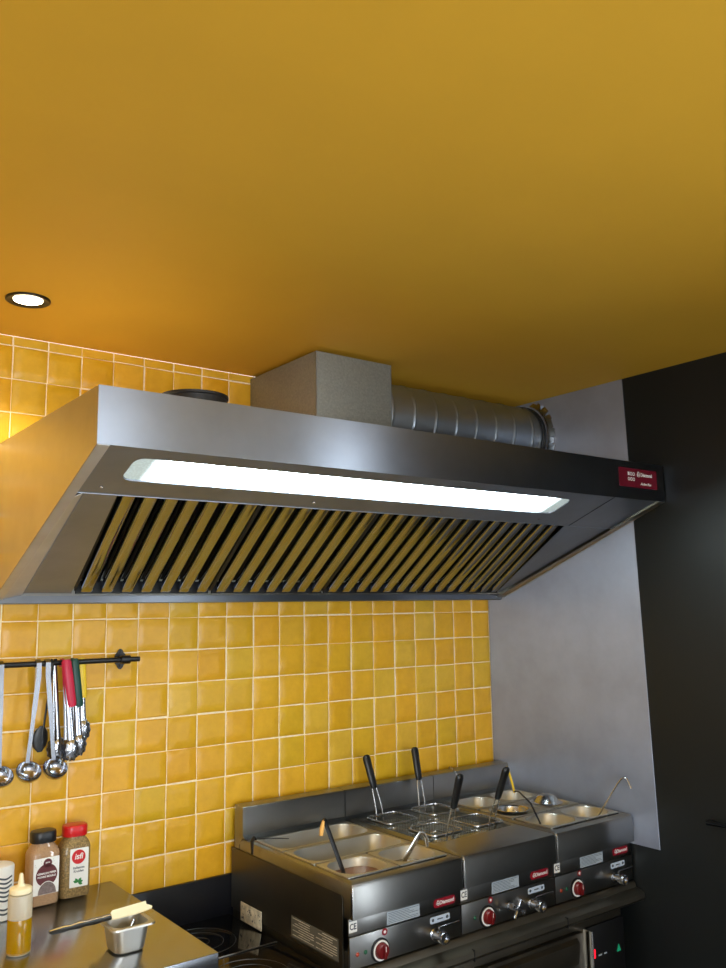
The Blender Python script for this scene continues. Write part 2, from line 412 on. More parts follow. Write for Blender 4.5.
# plate painted dark as gap shade above the filters, blanking plates, filters
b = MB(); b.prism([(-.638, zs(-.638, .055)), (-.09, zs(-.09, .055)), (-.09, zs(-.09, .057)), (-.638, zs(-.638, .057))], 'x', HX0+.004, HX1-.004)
b.build('gap_shade_plate', M['void'], hood)
def blank(xa, xb, xc, xd):
    b = MB(); b.loft([[(xa, -.636, zs(-.636, h)), (xb, -.636, zs(-.636, h)), (xd, -.100, zs(-.100, h)), (xc, -.100, zs(-.100, h))] for h in (.010, .012)], cap0=True, cap1=True)
    b.build('blanking_plate', M['under'], hood)
blank(HX0+.050, -1.818, HX0+.078, -1.738); blank(-.268, HX1-.031, -.053, HX1-.031)
b = MB(); b.loft([[(HX0+.048, -.636, zs(-.636, h)), (HX0+.0495, -.636, zs(-.636, h)), (HX0+.0775, -.100, zs(-.100, h)), (HX0+.076, -.100, zs(-.100, h))] for h in (.009, .05)], cap0=True, cap1=True)
b.build('filter_rail', M['hood'], hood)
Y0, Y1 = -.632, -.112
def zf(y, h=0): return zs(y, h)+.014*(Y1-y)/(Y1-Y0)      # the filters sit a little steeper than the rim
def xf(u, y):                                            # the channels fan out slightly towards the gutter
    k_ = (y-Y0)/(Y1-Y0); return (-1.815+1.545*u)*(1-k_) + (-1.735+1.680*u)*k_
NF, ns = 4, 7
for i in range(NF):
    s = MB(); p = .0575
    for q in range(ns):
        uc = (i+(q+.5)/ns*.985+.0075)/NF
        w = p*.25
        def C_(y): return xf(uc, y)
        sec = [(-w-.005, .020), (-w-.0045, .013), (-w-.0018, .004), (-w+.0015, .0012), (-w+.004, .0032), (0, .0040), (w-.004, .0032), (w-.0015, .0012), (w+.0018, .004), (w+.0045, .013), (w+.005, .020)]
        ys = [Y0+.004, Y0+.15, Y0+.3, Y1-.035]
        lo = [[(C_(y)+a, y, zf(y, h)) for a, h in sec] for y in ys]
        for dy, k_, dz in ((-.018, .97, .0005), (-.008, .80, .002), (-.003, .5, .008)):
            y = Y1+dy; lo.append([(C_(y)+a*k_, y, zf(y, max(h*.6, .002)+dz)) for a, h in sec])
        s.loft(lo, closed=False)
        uh = (i+(q+1)/ns*.985+.0075)/NF
        sec2 = [(-.012, .040), (-.008, .036), (.008, .036), (.012, .040)]
        s.loft([[(xf(uh, y)+a, y, zf(y, h)) for a, h in sec2] for y in (Y0+.004, Y1)], closed=False)
    f = s.build('baffle_filter', M['filter'], hood)
    fr = MB()
    for ua, d_ in ((i/NF, .0006), ((i+1)/NF, -.0056)):
        fr.loft([[(xf(ua, y)+d_+dx, y, zf(y, h)) for dx, h in ((0, .012), (.005, .012), (.005, .045), (0, .045))] for y in (Y0, Y1)], cap0=True, cap1=True)
    x0, x1 = xf(i/NF, Y1), xf((i+1)/NF, Y1)
    fr.box(x0+.006, x1-.006, Y1+.0005, Y1+.008, zs(Y1, .004), zs(Y1, .040))
    fr.box(xf(i/NF, Y0)+.006, xf((i+1)/NF, Y0)-.006, Y0-.004, Y0+.001, zs(Y0, .020), zs(Y0, .045))
    fr.build('filter_frame', M['void'], f)
# grease gutter along the back
b = MB(); b.prism([(-.082, 1.738), (-.082, 1.757), (-.078, 1.7575), (-.076, 1.744), (-.020, 1.742), (-.020, 1.7355), (-.078, 1.7355)], 'x', HX0+.004, HX1-.003)
b.build('grease_gutter', M['hood'], hood)
# spigot collar of an unused opening in the top
b = MB(); b.lathe([(.078, HZT), (.078, HZT+.040), (.081, HZT+.042), (.081, HZT+.048), (.074, HZT+.048), (.074, HZT)], (-1.650, -.68, 0), 40, caps=False)
tag(b.build('spigot_collar', M['dark_rubber'], hood), 'dark round collar on the hood top')
# control label
b = MB(); b.loft([rrv(-.146, 2.1185, .202, .062, .003, HY-.0004), rrv(-.146, 2.1185, .202, .062, .003, HY-.0012)], cap0=True, cap1=True)
cl = b.build('control_label', M['hood_red'], hood)
for i in range(3):
    for j in range(2):
        x, z = -.197+.013*i, 2.131-.017*j
        if i == 0 and j == 0: MB().box(x-.0045, x+.0045, HY-.0019, HY-.0013, z-.005, z+.006).build('button', M['white'], cl)
        else:
            b = MB(); b.loft([rrv(x, z, .010, .011, .003, HY-.0013, 3), rrv(x, z, .010, .011, .003, HY-.0018, 3), rrv(x, z, .006, .007, .002, HY-.0018, 3), rrv(x, z, .006, .007, .002, HY-.0013, 3)])
            b.build('button', M['white'], cl)
def diamond_mark(cx, cz, y, s, parent):
    b = MB()
    b.tube([(cx+s*math.cos(a)*.55, y, cz+s*math.sin(a)) for a in [t*PI/8 for t in range(-3, 11)]], s*.12, 6)
    b.tube([(cx-s*.9, y, cz-s*.1), (cx+s*.7, y, cz-s*.1)], s*.12, 6)
    return b.build('emblem', M['white'], parent)
diamond_mark(-.146, 2.131, HY-.0017, .009, cl)
text('lettering', 'Diamond', .0165, (-.103, HY-.0015, 2.131), M['white'], cl)
text('lettering', 'Active Plus', .0125, (-.108, HY-.0015, 2.101), M['white'], cl, shear=.35)

# ------------------------------------------------------------------ duct, plenum box above the hood
b = MB(); b.box(-1.116, -.824, -.410, -.004, HZT+.0005, CEIL-.012, .0015)
o = b.build('duct_box', M['spangle'])
for xa in (-1.1175, -.8255): MB().box(xa, xa+.003, -.4115, -.4085, HZT+.001, CEIL-.013).build('corner_seam', M['duct'], o)
tag(o, 'square galvanised metal box on top of the hood below the ceiling', 'ventilation box')
for ch in [x for x in bpy.data.objects if x.parent == o]: pass
DC, DR = (-.222, 2.362), .126
pr = []; x = -.8215
b = MB(); n = 40
L = []
xs = []
while x < -.006:
    xs.append(x); x += .004
for x in xs:
    ph = ((x+.836) % .098)/.098
    r = DR + (.0028 if ph < .05 else 0)
    L.append([(x, DC[0]+r*math.cos(2*PI*k/n), DC[1]+r*math.sin(2*PI*k/n)) for k in range(n)])
# the seam winds round the pipe: offset it with the angle
b = MB(); L = []
for x in xs:
    lp = []
    for kk in range(n):
        ph = ((x+.836+.06*kk/n) % .098)/.098
        r = DR + (.003 if ph < .07 else 0)
        lp.append((x, DC[0]+r*math.cos(2*PI*kk/n), DC[1]+r*math.sin(2*PI*kk/n)))
    L.append(lp)
b.loft(L)
du = b.build('exhaust_duct', M['duct']); tag(du, 'round spiral-seamed galvanised duct between the metal box and right-hand wall', 'duct')
b = MB(); b.lathe([(DR+.004, -.030), (DR+.006, -.028), (DR+.006, -.010), (DR+.004, -.008)], (0, DC[0], DC[1]), 40, 'x', caps=False)
b.build('end_collar', M['dark_rubber'], du)
fo = MB()
for kk in range(14):
    a = -1.2+kk*.21; w = random.uniform(.012, .022)
    c0 = Vector((-.0045, DC[0]-math.cos(a)*(DR+.012), DC[1]+math.sin(a)*(DR+.012)))
    c1 = Vector((-.0065, DC[0]-math.cos(a)*(DR+.012+random.uniform(.015, .04)), DC[1]+math.sin(a)*(DR+.012+random.uniform(.01, .03))))
    if c1.z > CEIL-.01: continue
    t = Vector((0, math.sin(a), math.cos(a)))
    ft = [c0-t*w, c0+t*w, c1+t*w*random.uniform(.4, 1), c1-t*w*random.uniform(.4, 1)]
    fo.loft([[(-.0035, p.y, p.z) for p in ft], [(-.006-random.uniform(0, .004), p.y, p.z) for p in ft]], cap0=True, cap1=True)
fo.build('foil_tape', M['foil'], du)
b = MB(); b.box(-.810, -.770, -.250, -.190, DC[1]+DR-.002, DC[1]+DR+.004, .001)
b.box(-.800, -.775, -.245, -.215, DC[1]+DR+.004, CEIL-.001, .001)
b.build('hanger_strap', M['dark_rubber'], du)

# ------------------------------------------------------------------ recessed ceiling downlights
def downlight(x, y, label, watts, deg):
    t = thing('ceiling_downlight', (x, y, CEIL), label, 'ceiling light', 'recessed ceiling downlights')
    b = MB(); b.lathe([(.055, -.0005), (.055, -.004), (.052, -.006), (.040, -.004), (.036, -.0005)], (x, y, CEIL), 40, caps=False)
    b.build('bezel', M['black_metal'], t)
    b = MB(); b.lathe([(.0355, -.0008), (.0355, -.003), (.028, -.0035), (.0005, -.0035)], (x, y, CEIL), 32)
    b.build('lit_lens', M['bulb'], t)
    s = spot('downlight_beam', (x, y, CEIL-.02), watts, (1, .90, .70), deg, .5)
    return t
downlight(-1.950, -.330, 'lit recessed downlight with dark bezel, above the left end of the hood', 17, 130)
downlight(-3.30, -.330, 'added out-of-view downlight with dark bezel over the tiled wall further left', 34, 120)  # added out of view to throw more light on the counter side
downlight(-1.95, -3.1, 'added unseen downlight with dark bezel behind the viewpoint', 26, 110)  # extra lamp added behind the camera for more light

# ------------------------------------------------------------------ cooking range modules
ZT = 1.012
FY, BY = -.653, -.060
MX = [-1.180, -.790, -.394, -.004]
def rect(x0, x1, y0, y1, z, r=.002, n=3): return rr((x0+x1)/2, (y0+y1)/2, x1-x0, y1-y0, r, z, n)
def lines(x0, x1, z0, z1, n, y, th=.0011):
    b = MB()
    for i in range(n):
        z = z1-(i+.5)*(z1-z0)/n
        b.box(x0, x1-(x1-x0)*random.choice((0, .05, .3, .15)), y-.0002, y, z-th/2, z+th/2)
    return b
def plate(name, x0, x1, z0, z1, y, m, parent, r=.001, t=.0006):
    b = MB(); b.loft([rrv((x0+x1)/2, (z0+z1)/2, x1-x0, z1-z0, r, y), rrv((x0+x1)/2, (z0+z1)/2, x1-x0, z1-z0, r, y-t)], cap0=True, cap1=True)
    return b.build(name, m, parent)
def module(i, label, kind, op):
    x0, x1 = MX[i]+.0012, MX[i+1]-.0012
    t = thing(kind, ((x0+x1)/2, -.35, .795), label, 'cooking appliance', 'counter-top cooking modules of the range')
    ox0, ox1, oy0, oy1 = op
    b = MB()
    b.loft([rect(ox0, ox1, oy0, oy1, .845, .012), rect(ox0, ox1, oy0, oy1, ZT-.002, .012), rect(ox0-.0015, ox1+.0015, oy0-.0015, oy1+.0015, ZT-.0005, .013),
            rect(x0+.012, x1-.012, FY+.016, BY, ZT, .004), rect(x0+.0025, x1-.0025, FY+.005, BY, ZT-.0035, .005), rect(x0, x1, FY, BY, ZT-.013, .007), rect(x0, x1, FY, BY, .925, .005),
            rect(x0+.004, x1-.004, FY+.02, BY, .924, .004)], cap0=True)
    b.build('worktop_shell', M['appl'], t)
    b = MB(); b.prism([(-.030, .90), (-.030, 1.101), (-.034, 1.107), (BY-.018, 1.104), (BY-.022, 1.098), (BY-.022, 1.020), (BY-.036, ZT+.0005), (BY-.02, ZT+.0003), (BY-.001, ZT-.02), (BY-.001, .90)], 'x', x0, x1)
    b.build('rear_upstand', M['appl'], t)
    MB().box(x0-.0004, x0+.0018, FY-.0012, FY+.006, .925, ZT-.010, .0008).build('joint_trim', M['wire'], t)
    # body
    b = MB(); b.box(x0+.002, x1-.002, FY+.024, -.0165, .797, .842, .001)
    b.build('body', M['appl_dark'], t)
    b = MB(); b.box(x0+.001, x1-.001, FY+.018, FY+.023, .880, .9225, .001)
    b.build('upper_fascia', M['appl'], t)
    b = MB(); b.box(x0+.001, x1-.001, FY+.014, FY+.0225, .800, .8785, .002)
    cp = b.build('control_panel', M['appl'], t)
    yp, yf = FY+.0138, FY+.0178
    # labels on the fascia
    ce = plate('ce_sticker', x0+.001, x0+.027, .889, .916, yf, M['white'], t)
    text('ce_lettering', 'CE', .021, (x0+.014, yf-.0008, .9025), M['print'], ce, sx=.85)
    dp = plate('data_plate', x0+.125, x0+.238, .882, .914, yf, M['label_grey'], t)
    lines(x0+.130, x0+.234, .884, .912, 7, yf-.0007).build('small_print', M['print'], dp)['kind'] = 'stuff'
    br = plate('brand_badge', x0+.290, x0+.370, .889, .912, yf, M['label_red'], t, .008)
    diamond_mark(x0+.305, .9005, yf-.0012, .007, br)
    text('lettering', 'Diamond', .0145, (x0+.338, yf-.0009, .9005), M['white'], br)
    # controls
    kx = x0+.098; kz = .829
    sk = MB(); sk.lathe([(.030, 0), (.030, .003), (.0265, .004)], (kx, yp, kz), 32, 'y')
    kn = sk.build('knob_skirt', M['black'], t)
    r = MB(); r.lathe([(.0252, .0041), (.0252, .006), (.0208, .006), (.0208, .0041)], (kx, yp, kz), 32, 'y', caps=False)
    r.build('dial_ring', M['white'], kn)
    r = MB(); r.lathe([(.0198, .0042), (.0185, .016), (.016, .019), (.0005, .019)], (kx, yp, kz), 28, 'y'); r.box(kx-.004, kx+.004, yp-.026, yp-.018, kz-.016, kz+.016, .002)
    r.build('knob', M['dark_red'], kn)
    MB().box(kx-.0008, kx+.0008, yp-.0265, yp-.0262, kz+.002, kz+.015).build('pointer', M['white'], kn)
    m = MB(); m.lathe([(.009, .0002), (.009, .0008)], (kx+.016, yp, .870), 16, 'y'); ic = m.build('temperature_icon', M['label_red'], t)
    m = MB(); m.lathe([(.004, .0009), (.004, .0012)], (kx+.016, yp, .870), 12, 'y'); m.build('icon_centre', M['white'], ic)
    for dx, mm, nm in ((.024, 'orange', 'indicator_lamp'), (.050, 'green', 'indicator_lamp')):
        if i == 1 and mm == 'orange': continue
        b = MB(); b.lathe([(.0055, 0), (.0055, .002), (.003, .004), (.0004, .0045)], (x0+dx, yp, kz+.006), 14, 'y')
        tag(b.build(nm, M[mm], t), ('red' if mm == 'orange' else 'green')+' indicator lamp')
    # drain label + drain tap
    dl = plate('drain_label', x0+.272, x0+.344, .853, .870, yp, M['blue_label'], t, .004)
    b = MB(); 
    for s_ in (-1, 1): b.lathe([(.0045, .0007), (.0045, .0010)], (x0+.308+s_*.026, yp, .8615), 10, 'y')
    b.box(x0+.298, x0+.318, yp-.0010, yp-.0007, .860, .863)
    b.build('drain_symbols', M['print'], dl)
    tx, tz = x0+.286, .826
    b = MB(); b.lathe([(.016, 0), (.016, .003), (.0125, .005), (.0130, .028), (.0165, .030), (.0165, .044), (.0150, .046), (.0125, .046), (.0118, .040)], (tx, yp, tz), 24, 'y')
    b.tube([(tx, yp-.02, tz+.010), (tx, yp-.02, tz+.0235), (tx+.074, yp-.021, tz+.0245)], .0016, 8)
    tp = b.build('drain_tap', M['utensil'], t)
    b = MB(); b.lathe([(.0117, .0385), (.0116, .039)], (tx, yp, tz), 18, 'y'); b.build('tap_mouth', M['void'], tp)
    return t
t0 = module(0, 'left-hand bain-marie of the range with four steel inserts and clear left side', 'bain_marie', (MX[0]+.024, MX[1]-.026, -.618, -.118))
# side plate and labels on the exposed left end
sd = MB(); sd.prism([(-.017, .800), (-.017, .977), (-.606, .977), (-.614, .969), (-.614, .800)], 'x', MX[0]-.0022, MX[0]-.0004)
sp = sd.build('side_plate', M['appl_dark'], t0)
b = MB(); b.box(MX[0]-.0030, MX[0]-.0024, -.595, -.367, .810, .866)
sl_ = b.build('ratings_label', M['side_label'], sp)
b = MB()
for c0, c1 in ((-.590, -.492), (-.482, -.376)):
    for i in range(8):
        z = .861-i*.0062; b.box(MX[0]-.0034, MX[0]-.0031, c0+random.choice((0, .02)), c1-random.choice((0, .01, .03)), z-.0008, z+.0008)
b.build('small_print', M['worn_label'], sl_)['kind'] = 'stuff'

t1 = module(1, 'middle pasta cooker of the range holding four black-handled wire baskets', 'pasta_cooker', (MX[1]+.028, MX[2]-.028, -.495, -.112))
x0 = MX[1]
b = MB(); b.loft([rect(x0+.030, MX[2]-.030, -.493, -.114, .985, .011), rect(x0+.030, MX[2]-.030, -.493, -.114, .992, .011)], cap0=True, cap1=True)
o = b.build('cooking_water', M['water']); tag(o, 'cloudy water filling the well of the middle cooker', 'water', kind='stuff'); recentre(o)
# filling cock with a star handle on the cooker front
fx, fy, fz = x0+.192, FY+.0138, .838
b = MB(); b.lathe([(.013, 0), (.013, .004), (.009, .006), (.009, .024), (.007, .026), (.007, .032)], (fx, fy, fz), 20, 'y')
fc = b.build('filling_cock', M['utensil'], t1)
b = MB()
for a in range(4):
    an = PI/4+a*PI/2+.25
    b.tube([(fx, fy-.034, fz), (fx+.017*math.cos(an), fy-.034, fz+.017*math.sin(an)), (fx+.027*math.cos(an), fy-.034, fz+.027*math.sin(an))], [.004, .0045, .0075], 10)
b.lathe([(.008, .028), (.009, .034), (.007, .040), (.0005, .041)], (fx, fy, fz), 16, 'y')
b.build('star_handle', M['utensil'], fc)
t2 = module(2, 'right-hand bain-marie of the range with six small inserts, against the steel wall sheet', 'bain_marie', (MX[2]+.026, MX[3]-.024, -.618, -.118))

# ------------------------------------------------------------------ gastronorm inserts
def gn(cx, cy, w, d, r, depth, label, cover=None, level=None, group=None, fl=.012, ropen=None):
    z = ZT+.0012
    t = thing('gastronorm_pan', (cx, cy, z), label, 'food pan', group)
    b = MB(); iw, idp = w-2*fl, d-2*fl
    lo = [rr(cx, cy, w, d, .006, z-.0008), rr(cx, cy, w, d, .006, z+.0018), rr(cx, cy, w-.004, d-.004, .006, z+.0028), rr(cx, cy, iw+.006, idp+.006, r+.003, z+.0024), rr(cx, cy, iw, idp, r, z-.002),
          rr(cx, cy, iw*.94, idp*.94, r*.92, z-depth+.012), rr(cx, cy, iw*.88, idp*.88, r*.8, z-depth)]
    b.loft(lo, cap1=True)
    b.build('pan_body', M['pan'], t)
    if level:
        mat, h = level
        k_ = 1-.06*h/depth
        s = MB(); s.loft([rr(cx, cy, iw*k_-.003, idp*k_-.003, r*.95, z-h-.004), rr(cx, cy, iw*k_-.003, idp*k_-.003, r*.95, z-h)], cap0=True, cap1=True)
        o = s.build('sauce' if mat != 'water' else 'water', M[mat]); recentre(o)
        return t, o
    return t, None
ga = 'inserts of the left bain-marie'; gc = 'inserts of the right bain-marie'
ax = (MX[0]+MX[1])/2-.002
gn(ax, -.206, .352, .160, .042, .10, 'wide steel insert at the back of the left bain-marie', group=ga, level=None)
_, o = gn(ax, -.372, .352, .160, .042, .10, 'wide steel insert in the middle row of the left bain-marie', group=ga, level=('water', .045)); tag(o, 'thin liquid in the wide middle insert of the left bain-marie', 'liquid', kind='stuff')
_, o = gn(ax-.0885, -.535, .172, .156, .050, .10, 'front left insert of the left bain-marie, holding brown sauce', group=ga, level=('sauce', .021)); tag(o, 'brown sauce in the front left insert, around the black hooked ladle', 'sauce', kind='stuff')
_, o = gn(ax+.0885, -.535, .172, .156, .050, .10, 'front right insert of the left bain-marie, with the flat silver ladle', group=ga, level=('broth', .032)); tag(o, 'thin brown broth under the flat silver ladle in the left bain-marie', 'sauce', kind='stuff')
cx_ = (MX[2]+MX[3])/2+.001
rows = {'back': -.200, 'middle': -.366, 'front': -.533}
for rn, y in rows.items():
    for sn, x in (('left', cx_-.0865), ('right', cx_+.0865)):
        txt = {'back': 'at the back', 'middle': 'in the middle row', 'front': 'in the front row'}[rn]
        if rn == 'middle' and sn == 'right': lab = 'small steel insert under the domed lid in the right bain-marie'
        else: lab = f'small steel insert {txt}, {sn} column of the right bain-marie'
        _, o = gn(x, y, .168, .158, .048, .10, lab, group=gc, level=(('broth', .045) if (rn, sn) in (('front', 'left'), ('front', 'right'), ('back', 'left')) else None))
        if o: tag(o, f'dark broth in the {rn} {sn} insert of the right bain-marie', 'sauce', kind='stuff')
# domed lid and small inverted bowl
x, y = cx_+.0865, -.366; z = ZT+.0045
b = MB(); b.lathe([(.056, 0), (.057, .002), (.046, .004), (.040, .012), (.030, .024), (.014, .030), (.0005, .031)], (x, y, z), 32)
o = b.build('domed_lid', M['wire']); tag(o, 'shiny domed steel lid lying on an insert near the steel wall', 'lid'); recentre(o)
x, y = cx_-.0865, -.366
b = MB(); b.lathe([(.0005, -.052), (.030, -.050), (.048, -.030), (.055, .0), (.058, .002), (.056, .003), (.050, -.001), (.044, -.028), (.027, -.046), (.0005, -.047)], (x, y, z+.002), 28)
o = b.build('steel_bowl', M['wire']); tag(o, 'bright round steel bowl set in an insert left of the domed lid', 'bowl'); recentre(o)

# ------------------------------------------------------------------ pasta baskets
def basket(cx, cy, side, top, label):
    """side=+1: handle on the back edge, -1: on the front edge; top = (dx, dy, z) of the grip's end"""
    t = thing('pasta_basket', (cx, cy, .93), label, 'pasta basket', 'square wire baskets in the pasta cooker')
    w = .128; zr = 1.018; loops = []
    b = MB()
    # perforated cage: crossing wires down the walls and over the bottom
    nw = 11
    for i in range(nw):
        u = -w/2+.006+(w-.012)*i/(nw-1); v = u*.9
        b.tube([(cx+u, cy-w/2+.002, zr), (cx+v, cy-w/2*.88, .934), (cx+v, cy+w/2*.88, .934), (cx+u, cy+w/2-.002, zr)], .0006, 4)
        b.tube([(cx-w/2+.002, cy+u, zr), (cx-w/2*.88, cy+v, .9345), (cx+w/2*.88, cy+v, .9345), (cx+w/2-.002, cy+u, zr)], .0006, 4)
    for zz in (.950, .966, .982, .998):
        k_ = .88+.12*(zz-.934)/(zr-.934)
        lp = rr(cx, cy, w*k_, w*k_, .016, zz, 3); b.tube(lp+[lp[0]], .0006, 4, caps=False)
    b.build('basket_cage', M['mesh'], t)
    b = MB(); lp = rr(cx, cy, w, w, .018, zr, 5)
    b.loft([[ (cx+(p[0]-cx)*k, cy+(p[1]-cy)*k, p[2]+h) for p in lp] for k, h in ((1.02, -.005), (1.035, 0), (1.02, .004), (.975, .004), (.965, 0), (.975, -.005), (1.02, -.005))])
    b.build('basket_rim', M['wire'], t)
    ye = cy+side*w/2
    p0 = Vector((cx, ye, zr)); tip = Vector((cx+top[0], cy+top[1], top[2]))
    d = (tip-Vector((cx, ye+side*.004, zr+.02))).normalized()
    g0 = tip-d*.113
    b = MB()
    for s_ in (-1, 1):
        b.tube([(cx+s_*.013, ye-side*.002, zr-.032), (cx+s_*.013, ye+side*.005, zr-.008), (cx+s_*.013, ye+side*.006, zr+.018), (g0.x+s_*.009, g0.y, g0.z), tuple(g0+d*.02+Vector((s_*.006, 0, 0)))], .0021, 8)
    b.build('handle_wires', M['wire'], t)
    b = MB(); a = [g0, g0+d*.004, g0+d*.03, g0+d*.07, g0+d*.100, tip-d*.004, tip]
    b.tube(a, [.0085, .0110, .0125, .0125, .0135, .0115, .006], 16, flat=(1.15, .72))
    b.build('grip', M['black'], t)
    return t
basket(-.680, -.196, 1, (-.022, .112, 1.210), 'black-handled square pasta basket at the back left of the middle cooker')
basket(-.490, -.196, 1, (.004, .108, 1.214), 'black-handled square pasta basket at the back right of the middle cooker')
basket(-.668, -.398, -1, (-.008, -.130, 1.205), 'black-handled square pasta basket at the front left of the middle cooker')
basket(-.486, -.398, -1, (-.003, -.145, 1.205), 'black-handled square pasta basket at the front right of the middle cooker')

# ------------------------------------------------------------------ ladles and small tools on the range
def hooked_ladle(path, rw, cup, rc, label, m, flat=(1.6, .5), tip=None, name='serving_ladle'):
    base = Vector(cup)
    t = thing(name, tuple(base), label, 'ladle')
    b = MB(); b.tube(path, rw, 10, flat=flat); b.build('handle', m, t)
    c = MB(); c.lathe([(.0005, -rc*.72), (rc*.55, -rc*.62), (rc*.88, -rc*.3), (rc, 0), (rc*.95, .0006), (rc*.84, -rc*.28), (rc*.5, -rc*.56), (.0005, -rc*.64)], cup, 24)
    c.build('bowl', M['utensil'], t)
    if tip:
        b = MB(); b.tube(tip, [.004, .0065, .0055], 10, flat=(1, .7)); b.build('hook_tip', M['wood'], t)
    return t
hooked_ladle([(-1.108, -.525, .968), (-1.112, -.522, 1.00), (-1.150, -.500, 1.120), (-1.156, -.499, 1.137), (-1.163, -.502, 1.142), (-1.168, -.508, 1.138)], .0042,
             (-1.102, -.545, .968), .027, 'black-handled hooked ladle standing in the brown sauce, front left insert', M['black'],
             tip=[(-1.166, -.506, 1.141), (-1.177, -.515, 1.125), (-1.183, -.520, 1.106)])
hooked_ladle([(-.905, -.512, .962), (-.893, -.520, .995), (-.852, -.532, 1.052), (-.846, -.535, 1.061), (-.838, -.540, 1.060), (-.834, -.545, 1.050), (-.833, -.549, 1.026)], .0056,
             (-.912, -.522, .965), .027, 'flat silver ladle with bent-over handle in the front right insert of the left bain-marie', M['wire'])
hooked_ladle([(-.074, -.538, .955), (-.062, -.548, .990), (-.038, -.620, 1.108), (-.034, -.634, 1.126), (-.030, -.643, 1.132), (-.027, -.652, 1.127), (-.024, -.664, 1.098)], .0029,
             (-.090, -.530, .955), .028, 'thin wire-handled ladle with hooked end in the front right insert of the right bain-marie', M['wire'], flat=(1, 1))
# black ladle with yellow hook lying across the right bain-marie
t = thing('yellow_hooked_ladle', (-.19, -.31, 1.02), 'long black ladle with a yellow hooked end, leaning over the right bain-marie inserts', 'ladle')
b = MB(); b.tube([(-.298, -.505, .965), (-.292, -.495, .998), (-.262, -.430, 1.045), (-.21, -.33, 1.060), (-.180, -.285, 1.052), (-.170, -.268, 1.045)], .0032, 8, flat=(1.4, .7)); b.build('handle', M['black'], t)
b = MB(); b.tube([(-.170, -.268, 1.042), (-.172, -.262, 1.07), (-.180, -.252, 1.118), (-.186, -.249, 1.130), (-.194, -.252, 1.128)], .0042, 8); b.build('hook', M['grip_yellow'], t)
c = MB(); c.lathe([(.0005, -.019), (.015, -.016), (.024, -.007), (.027, 0), (.0255, .0006), (.022, -.006), (.014, -.014), (.0005, -.016)], (-.302, -.520, .968), 24); c.build('bowl', M['utensil'], t)
# thin hook over the upstand
b = MB(); b.tube([(-.292, -.055, 1.1105), (-.296, -.062, 1.120), (-.303, -.080, 1.122), (-.300, -.100, 1.105), (-.298, -.101, 1.080)], .0017, 8)
o = b.build('wire_hook', M['wire']); tag(o, 'thin wire hook hanging over the rear upstand above the right bain-marie', 'hook'); recentre(o)
# small clip at the left rim and a steel picker
b = MB(); b.tube([(-1.174, -.152, 1.022), (-1.180, -.155, 1.032), (-1.1895, -.158, 1.022), (-1.1905, -.160, .985)], [.003, .004, .0046, .003], 8, flat=(1.5, .5))
b.tube([(-1.172, -.150, 1.024), (-1.12, -.172, 1.022), (-1.085, -.200, 1.0205)], [.002, .003, .002], 8, flat=(1.5, .5))
o = b.build('hooked_spatula', M['black_metal']); tag(o, 'small bent dark metal tool resting on the left rim of the left bain-marie', 'kitchen tool'); recentre(o)

# ------------------------------------------------------------------ under-counter unit and drip rail below the modules
t = thing('under_counter_oven', (-.59, -.33, 0), 'dark steel oven unit with doors and a red display, standing below the cooking modules', 'oven')
MB().box(-1.176, -.045, -.612, -.02, .04, .735, .003).build('body', M['appl_dark'], t)
b = MB(); b.prism([(-.02, .737), (-.02, .7955), (-.640, .7955), (-.645, .790), (-.648, .778), (-.668, .774), (-.680, .765), (-.682, .752), (-.674, .742), (-.655, .737)], 'x', -1.178, -.004)
b.build('drip_rail', M['appl_dark'], t)
for x in (-.784, -.392): MB().box(x-.0008, x+.0008, -.6835, -.645, .741, .772).build('rail_joint', M['void'], t)
dr = MB(); dr.box(-1.165, -.262, -.632, -.6125, .10, .690, .006); door = dr.build('door', M['appl_dark'], t)
b = MB(); b.prism([(-.6325, .679), (-.6325, .600), (-.636, .606), (-.643, .640), (-.643, .668)], 'x', -1.10, -.296); b.build('door_recess_handle', M['appl_dark'], door)
b = MB(); b.box(-.244, -.236, -.650, -.6125, .10, .690, .003); b.build('upright_pull', M['wire'], t)
cpn = MB(); cpn.box(-.230, -.047, -.622, -.6125, .30, .690, .002); cpn = cpn.build('control_panel', M['black_metal'], t)
MB().box(-.212, -.200, -.6245, -.6222, .595, .620).build('display_digit', M['red_lit'], cpn)
MB().box(-.183, -.168, -.6240, -.6222, .596, .600).build('switch', M['label_grey'], cpn)
MB().box(-.155, -.143, -.6240, -.6222, .596, .600).build('switch', M['label_grey'], cpn)
b = MB(); b.prism([(-.090, .588), (-.070, .588), (-.080, .610)], 'y', -.6240, -.6222); b.build('indicator', M['green_lit'], cpn)
for x in (-1.12, -.10):
    for y in (-.56, -.08): 
        b = MB(); b.lathe([(.022, 0), (.022, .006), (.014, .010), (.014, .041)], (x, y, 0), 16); b.build('foot', M['black'], t)

# ------------------------------------------------------------------ induction hob between worktop and range
t = thing('induction_hob', (-1.88, -.33, 0), 'black glass induction hob unit in the gap left of the range', 'hob')
MB().box(-1.550, -1.1875, -.600, -.016, .04, .764, .003).build('body', M['black_metal'], t)
gl_ = MB().box(-1.550, -1.1875, -.600, -.016, .765, .780, .002).build('glass_top', M['black_glass'], t)
b = MB()
for cx, cy in ((-1.365, -.165), (-1.365, -.455)):
    for r in (.105, .070, .030):
        pts = [(cx+r*math.cos(2*PI*i/40), cy+r*math.sin(2*PI*i/40), .7803) for i in range(41)]; b.tube(pts, .0009, 4, caps=False)
b.build('zone_marks', M['ring'], gl_)
MB().box(-1.546, -1.192, -.3095, -.3055, .7803, .783, .001).build('joint_strip', M['appl'], gl_)
for x in (-1.52, -1.21):
    for y in (-.56, -.06):
        b = MB(); b.lathe([(.02, 0), (.02, .006), (.013, .010), (.013, .041)], (x, y, 0), 12); b.build('foot', M['black'], t)
